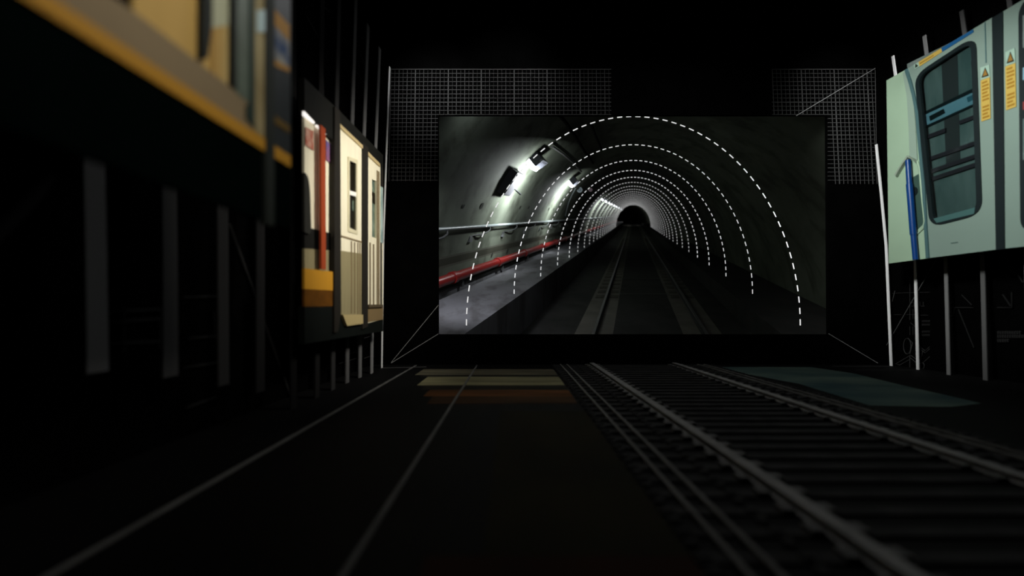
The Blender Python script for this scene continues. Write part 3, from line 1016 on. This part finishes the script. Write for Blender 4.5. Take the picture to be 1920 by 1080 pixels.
# handrail with hook brackets
hr = thing('handrail', 'grey steel handrail on hooked brackets along the lit tunnel wall', 'handrail', N(-.428, -.0315, YH))
HR = (-.428, -.0312)
hd = [x for x in DEP if x < 200]
MB().tube([N(HR[0], HR[1], d) for d in hd], .045, 10).build('rail', M_STEEL, hr)
k = 0
d = 9.4
while d < 70:
    p0 = N(HR[0], HR[1], d)
    q = [p0, N(HR[0] + .001, HR[1] - .012, d), N(HR[0] - .002, HR[1] - .019, d - .15), N(HR[0] - .010, HR[1] - .024, d - .40), N(-.452, HR[1] - .026, d - .75)]
    b = MB().tube(q, .024, 6)
    c = N(-.4525, HR[1] - .030, d - .85)
    b.obox(c, AX.normalized() * .10, RT * .03, UP * .14)
    b.build('hook_bracket', M_DKST, hr)
    d += 2.8
    k += 1

# red pipe
pipe = thing('pipe', 'thick red pipe running along the foot of the lit tunnel wall', 'pipe', N(-.455, -.163, YH))
MB().tube([N(-.458, -.1585, d) for d in hd], .135, 16).build('pipe_body', M_PIPE, pipe)
d = 10.4
while d < 60:
    p = N(-.458, -.1585, d)
    MB().tube([p - AX * .09, p + AX * .09], .168, 16).build('pipe_collar', M_PIPE, pipe)
    s = MB()
    s.obox(N(-.462, -.178, d + .6), AX.normalized() * .06, RT * .05, UP * .14)
    s.obox(N(-.475, -.164, d + .6), AX.normalized() * .04, RT * .17, UP * .03)
    s.build('pipe_support', M_DKST, pipe)
    d += 3.4

# track of the tunnel
tt = thing('railway_track', 'dim tunnel railway track with one gleaming rail curving away at the far end', 'railway track', N(.04, -.3, YH))
M_TRAIL = mat('polished_rail_head', (84, 84, 83), .4, .5, metal=.3)
M_TPAD = mat('grey_brown_rail_pad', (74, 72, 66), .85, .1, noise=.3, nscale=2)
M_TSLAB = mat('grey_brown_slab_strip', (92, 90, 84), .85, .1, noise=.25, nscale=1.4)
for u in (-.0965, .178):
    ml = MB()
    ml.add(*sweep([(u - .0065, -.2995), (u + .0065, -.2995), (u + .0065, -.2965), (u - .0065, -.2965)]))
    ml.add(*sweep([(u - .0018, -.297), (u + .0018, -.297), (u + .0018, -.289), (u - .0018, -.289)]))
    ro = ml.build('rail', M_DKST, tt)
    h = MB().add(*sweep([(u - .0035, -.2895), (u + .0035, -.2895), (u + .0035, -.2855), (u - .0035, -.2855)])).build('rail_head', M_TRAIL, ro)
    h['label'] = 'polished running surface of the rail'
    MB().add(*sweep([(u - .052, -.301), (u + .045, -.301), (u + .045, -.2995), (u - .052, -.2995)])).build('slab_strip', M_TSLAB, tt)
    d = 15.0
    j = 0
    while j < 40 and d < 60:
        pb = MB()
        for s in (-1, 1):
            cc = N(u + s * .026, -.2985, d)
            pb.obox(cc, AX.normalized() * .24, RT * .155, UP * .022)
        pb.build('rail_pad', M_TPAD, tt)
        d += .95
        j += 1
d = 15.6
while d < 60:
    MB().obox(N(.04, -.2996, d), AX.normalized() * .03, RT * 1.0, UP * .006).build('slab_joint', M_DKST, tt)
    d += 3.8

# dashed arches standing in the tunnel
M_DASH = []
GA = 'dashed white arches marking the tunnel at equal steps'
NH = 22
for i in range(NH):
    d = YH * (1 + i / 2.496)
    pxw = 626.0 * YH / d
    th = max(1.0, 2.1 * (pxw / 626.0) ** .45) * d / F * .5
    if i == 0:
        em = mat('glowing_white_dash', (226, 226, 226), .8, 0, emit=.95)
    elif i < 5:
        em = mat('glowing_white_dash_pale', (218, 218, 218), .8, 0, emit=.85)
    else:
        em = mat('glowing_white_dash_dim', (190, 190, 190), .8, 0, emit=.7)
    nd = 58
    per = math.pi / (nd - .46)

    def at(t):
        a = math.pi - t
        return (.5 * WH * math.cos(a), -.33 * WH + .6256 * WH * math.sin(a))
    mb = MB()
    for k in range(nd):
        t0, t1 = k * per, k * per + per * .54
        mb.tube([T(*at(t), d) for t in ((t0, t1) if i > 3 else (t0, (t0 + t1) / 2, t1))], th, 4)
    o = mb.build('dashed_arch', em, origin=T(0, -.33 * WH, d), recalc=False)
    if i == 0:
        lab = 'largest and nearest dashed white arch touching the top edge of the screen'
    elif i < 12:
        lab = '%s dashed white arch counted inward from the largest one' % ORD[i]
    elif i == NH - 1:
        lab = 'smallest dashed white arch deep in the tunnel around the dark far end'
    else:
        lab = '%s dashed white arch counted outward from the smallest one' % ORD[NH - 1 - i]
    tag(o, lab, 'arch', GA)

# lamps on the lit wall
M_LBOX = mat('grey_lamp_housing', (86, 88, 96), .5, .3)
M_LEND = mat('pale_lamp_end_cap', (150, 152, 156), .5, .3)
M_LENS = mat('glowing_white_lamp_lens', (245, 248, 255), .4, .2, emit=6.0)
GLP = 'bright lamps along the lit tunnel wall'
lamp_d = [12.3, 19.7, 40, 45.5, 51.5, 58, 65, 74, 85, 98, 114]
for i, d in enumerate(lamp_d):
    C0 = N(-.300, .1715, d)
    nrm = (RT * .62 - UP * .78)            # away from the lining
    nrm.normalize()
    tan = (RT * .78 + UP * .62).normalized()   # up along the lining
    ax = AX.normalized()
    lab = ['bright boxy lamp nearest the viewer, beside the dark box on the tunnel wall',
           'second bright boxy lamp, above the small round disc'][i] if i < 2 else \
          '%s of the small bright lamps crowded at the far bend of the tunnel' % (ORD[i - 2] if i < 14 else 'last')
    lt = thing('wall_lamp', lab, 'lamp', C0, GLP)
    hb = MB()
    hb.obox(C0 + nrm * .16 + tan * .08, ax * .36, nrm * .17, tan * .16)
    hb.build('lamp_housing', M_LBOX, lt)
    if i < 2:
        ec = MB()
        ec.obox(C0 + nrm * .30 + tan * .18, ax * .37, nrm * .03, tan * .05)
        ec.build('lamp_hood', M_LEND, lt)
        bk = MB()
        bk.obox(C0 - nrm * .06 + tan * .12, ax * .12, nrm * .16, tan * .05)
        bk.build('wall_bracket', M_DKST, lt)
    MB().obox(C0 + nrm * .14 - tan * .16, ax * (.34 if i < 2 else .2), nrm * (.17 if i < 2 else .10), tan * .085).build('lamp_lens', M_LENS, lt)
    for kind in ('AREA', 'SPOT'):
        l = bpy.data.lights.new('wall_lamp_light', kind)
        l.color = (.93, .98, 1.0)
        if kind == 'AREA':
            l.shape = 'RECTANGLE'
            l.size, l.size_y = .55, .2
            l.energy = 260 if i < 2 else 150
            pos = C0 + nrm * 1.0 - tan * .5
            tgt = pos - nrm * 1.0 - tan * .8 + ax * .5
        else:
            l.energy = 900 if i < 2 else 750
            l.spot_size = math.radians(50)
            l.spot_blend = 1.0
            l.shadow_soft_size = .08
            pos = C0 + nrm * .42 - tan * .34
            tgt = N(-.478, -.07, d + 1.6)
        lo = bpy.data.objects.new('wall_lamp_light', l)
        COL.objects.link(lo)
        aim(lo, pos, tgt)
        lo.parent = lt
        lo.location = pos - C0
# unseen fill lights added inside the tunnel, without fixtures
# they lift the walkway, the dim lining and the dark far end
spot('walkway_fill', N(-.34, .06, YH + .25), N(-.40, -.19, 9.6), 380, 105, 1.0, (.92, .93, 1.0), .2)
area('tunnel_mouth_fill', N(.0, .12, YH + .5), N(-.15, -.05, 40), 3, 2.5, 1.0, (.9, .95, 1.0))
area('upper_wall_fill', N(-.25, .205, YH + .45), N(-.44, -.02, YH + 4.5), 20, .6, .5, (.88, .94, 1.0))
area('far_tunnel_fill', N(-.35, .05, 116), N(.45, -.05, 165), 300, 2, 2, (1, 1, 1))

# dark box, round disc and other fittings on the lit wall
u, v, d = wall_hit(951, 338)
bx = thing('junction_box', 'dark box on the lit tunnel wall before the nearest lamp', 'box', N(u, v, d))
nr = Vector((-u / .25, 0, -(v + .33) / .3914)).normalized()
nr = RT * nr.x + UP * nr.z
tn = AX.normalized().cross(nr).normalized()
MB().obox(N(u, v, d) + nr * .10, AX.normalized() * .34, nr * .14, tn * .40).build('box_body', mat('dark_box_paint', (44, 44, 46), .6, .2), bx)
MB().obox(N(u, v, d) + nr * .25, AX.normalized() * .30, nr * .012, tn * .35).build('box_lid', mat('dark_box_lid', (52, 52, 56), .6, .2), bx)
a, b = wall_hit(957, 346), wall_hit(975, 363)
o = MB().tube([N(*a) + nr * .05, N(*b) + nr * .05], .022, 6).build('conduit', M_DKST, origin=N(*b))
tag(o, 'short thin conduit slanting down from the dark box on the tunnel wall', 'conduit')
a = wall_hit(1087, 356, .985)
ds = thing('round_sign', 'small pale round disc on an arm under the second bright lamp', 'sign', N(*a))
dv = AX.normalized()
cc = N(*a)


def disc(c, r, t, n=20):
    m_ = MB()
    m_.add([c + RT * r * math.cos(2 * math.pi * k / n) + UP * r * math.sin(2 * math.pi * k / n) - dv * t * j for j in (0, 1) for k in range(n)],
           [tuple(range(n)), tuple(range(2 * n - 1, n - 1, -1))] + [(k, (k + 1) % n, n + (k + 1) % n, n + k) for k in range(n)])
    return m_


sc1 = a[2] / F
disc(cc, 5.2 * sc1, .05).build('disc_face', mat('pale_grey_disc', (140, 152, 156), .5, .3, emit=.1), ds)
disc(cc - dv * .06, 3.0 * sc1, .02).build('disc_ring', mat('dull_grey_ring', (84, 94, 98), .5, .3), ds)
disc(cc - dv * .09, 1.2 * sc1, .02).build('disc_hub', mat('pale_grey_disc', (140, 152, 156), .5, .3, emit=.1), ds)
MB().tube([cc, cc - RT * 9 * sc1 + UP * 2 * sc1], .03, 6).build('disc_arm', M_STEEL, ds)
pts = [(1079, 353), (1072, 366), (1066, 380), (1062, 395), (1060, 405)]
o = MB().tube([N(*wall_hit(px, py, .985)) for px, py in pts], .035, 6).build('cable', M_STEEL, origin=N(*wall_hit(1060, 405)))
tag(o, 'pale cable curving down the wall from the round disc', 'cable')
for px, py, r, lab in ((1107.5, 356, 3.6, 'small pinkish round lamp switched off, right of the round disc'),):
    a = wall_hit(px, py, .985)
    o = disc(N(*a), r * a[2] / F, .2).build('round_lamp', mat('pinkish_lamp_glass', (150, 132, 140), .5, .3, emit=.12), origin=N(*a))
    tag(o, lab, 'lamp')
for pp, r, rgb, lab in (([(1046, 213), (1062, 231), (1080, 258), (1096, 284), (1112, 306)], .05, 8, 'dark cable slanting over the tunnel roof above the nearest lamp'),
                        ([(1036, 275), (1056, 289), (1076, 306), (1090, 322)], .04, 120, 'thin cable in a painted pale glint slanting down the roof to the second lamp'),  # pale grey paints the glint along this cable
                        ([(1108, 232), (1118, 258), (1128, 280)], .045, 8, 'faint dark cable high on the tunnel roof inside the largest arch')):
    o = MB().tube([N(*wall_hit(px, py, .985)) for px, py in pp], r, 6).build('cable', mat('cable_grey_%d' % rgb, (rgb, rgb, rgb), .8, .05), origin=N(*wall_hit(*pp[-1])))
    tag(o, lab, 'cable')
for px, py, r in ((868, 387), (903, 386), (975, 389), (991, 389), (1029, 392), (1038, 392), (922, 478), (951, 471)) and \
        ((868, 387, 3.5), (903, 386, 5), (975, 389, 3), (991, 389, 2.6), (1029, 392, 2.4), (1038, 392, 2), (922, 478, 3.4), (951, 471, 4)):
    a = wall_hit(px, py, .999)
    nn = Vector((-a[0] / .25, 0, -(a[1] + .33) / .3914)).normalized()
    nn = RT * nn.x + UP * nn.z
    t2 = AX.normalized().cross(nn).normalized()
    rr = r * a[2] / F
    m_ = MB()
    cpt = N(*a) + nn * .012
    m_.add([cpt + AX.normalized() * rr * 1.3 * math.cos(k * math.pi / 5) + t2 * rr * 1.4 * math.sin(k * math.pi / 5) for k in range(10)], [tuple(range(10))])
    o = m_.build('anchor_hole', mat('dark_anchor_hole', (40, 42, 38), .9, .05), lining)
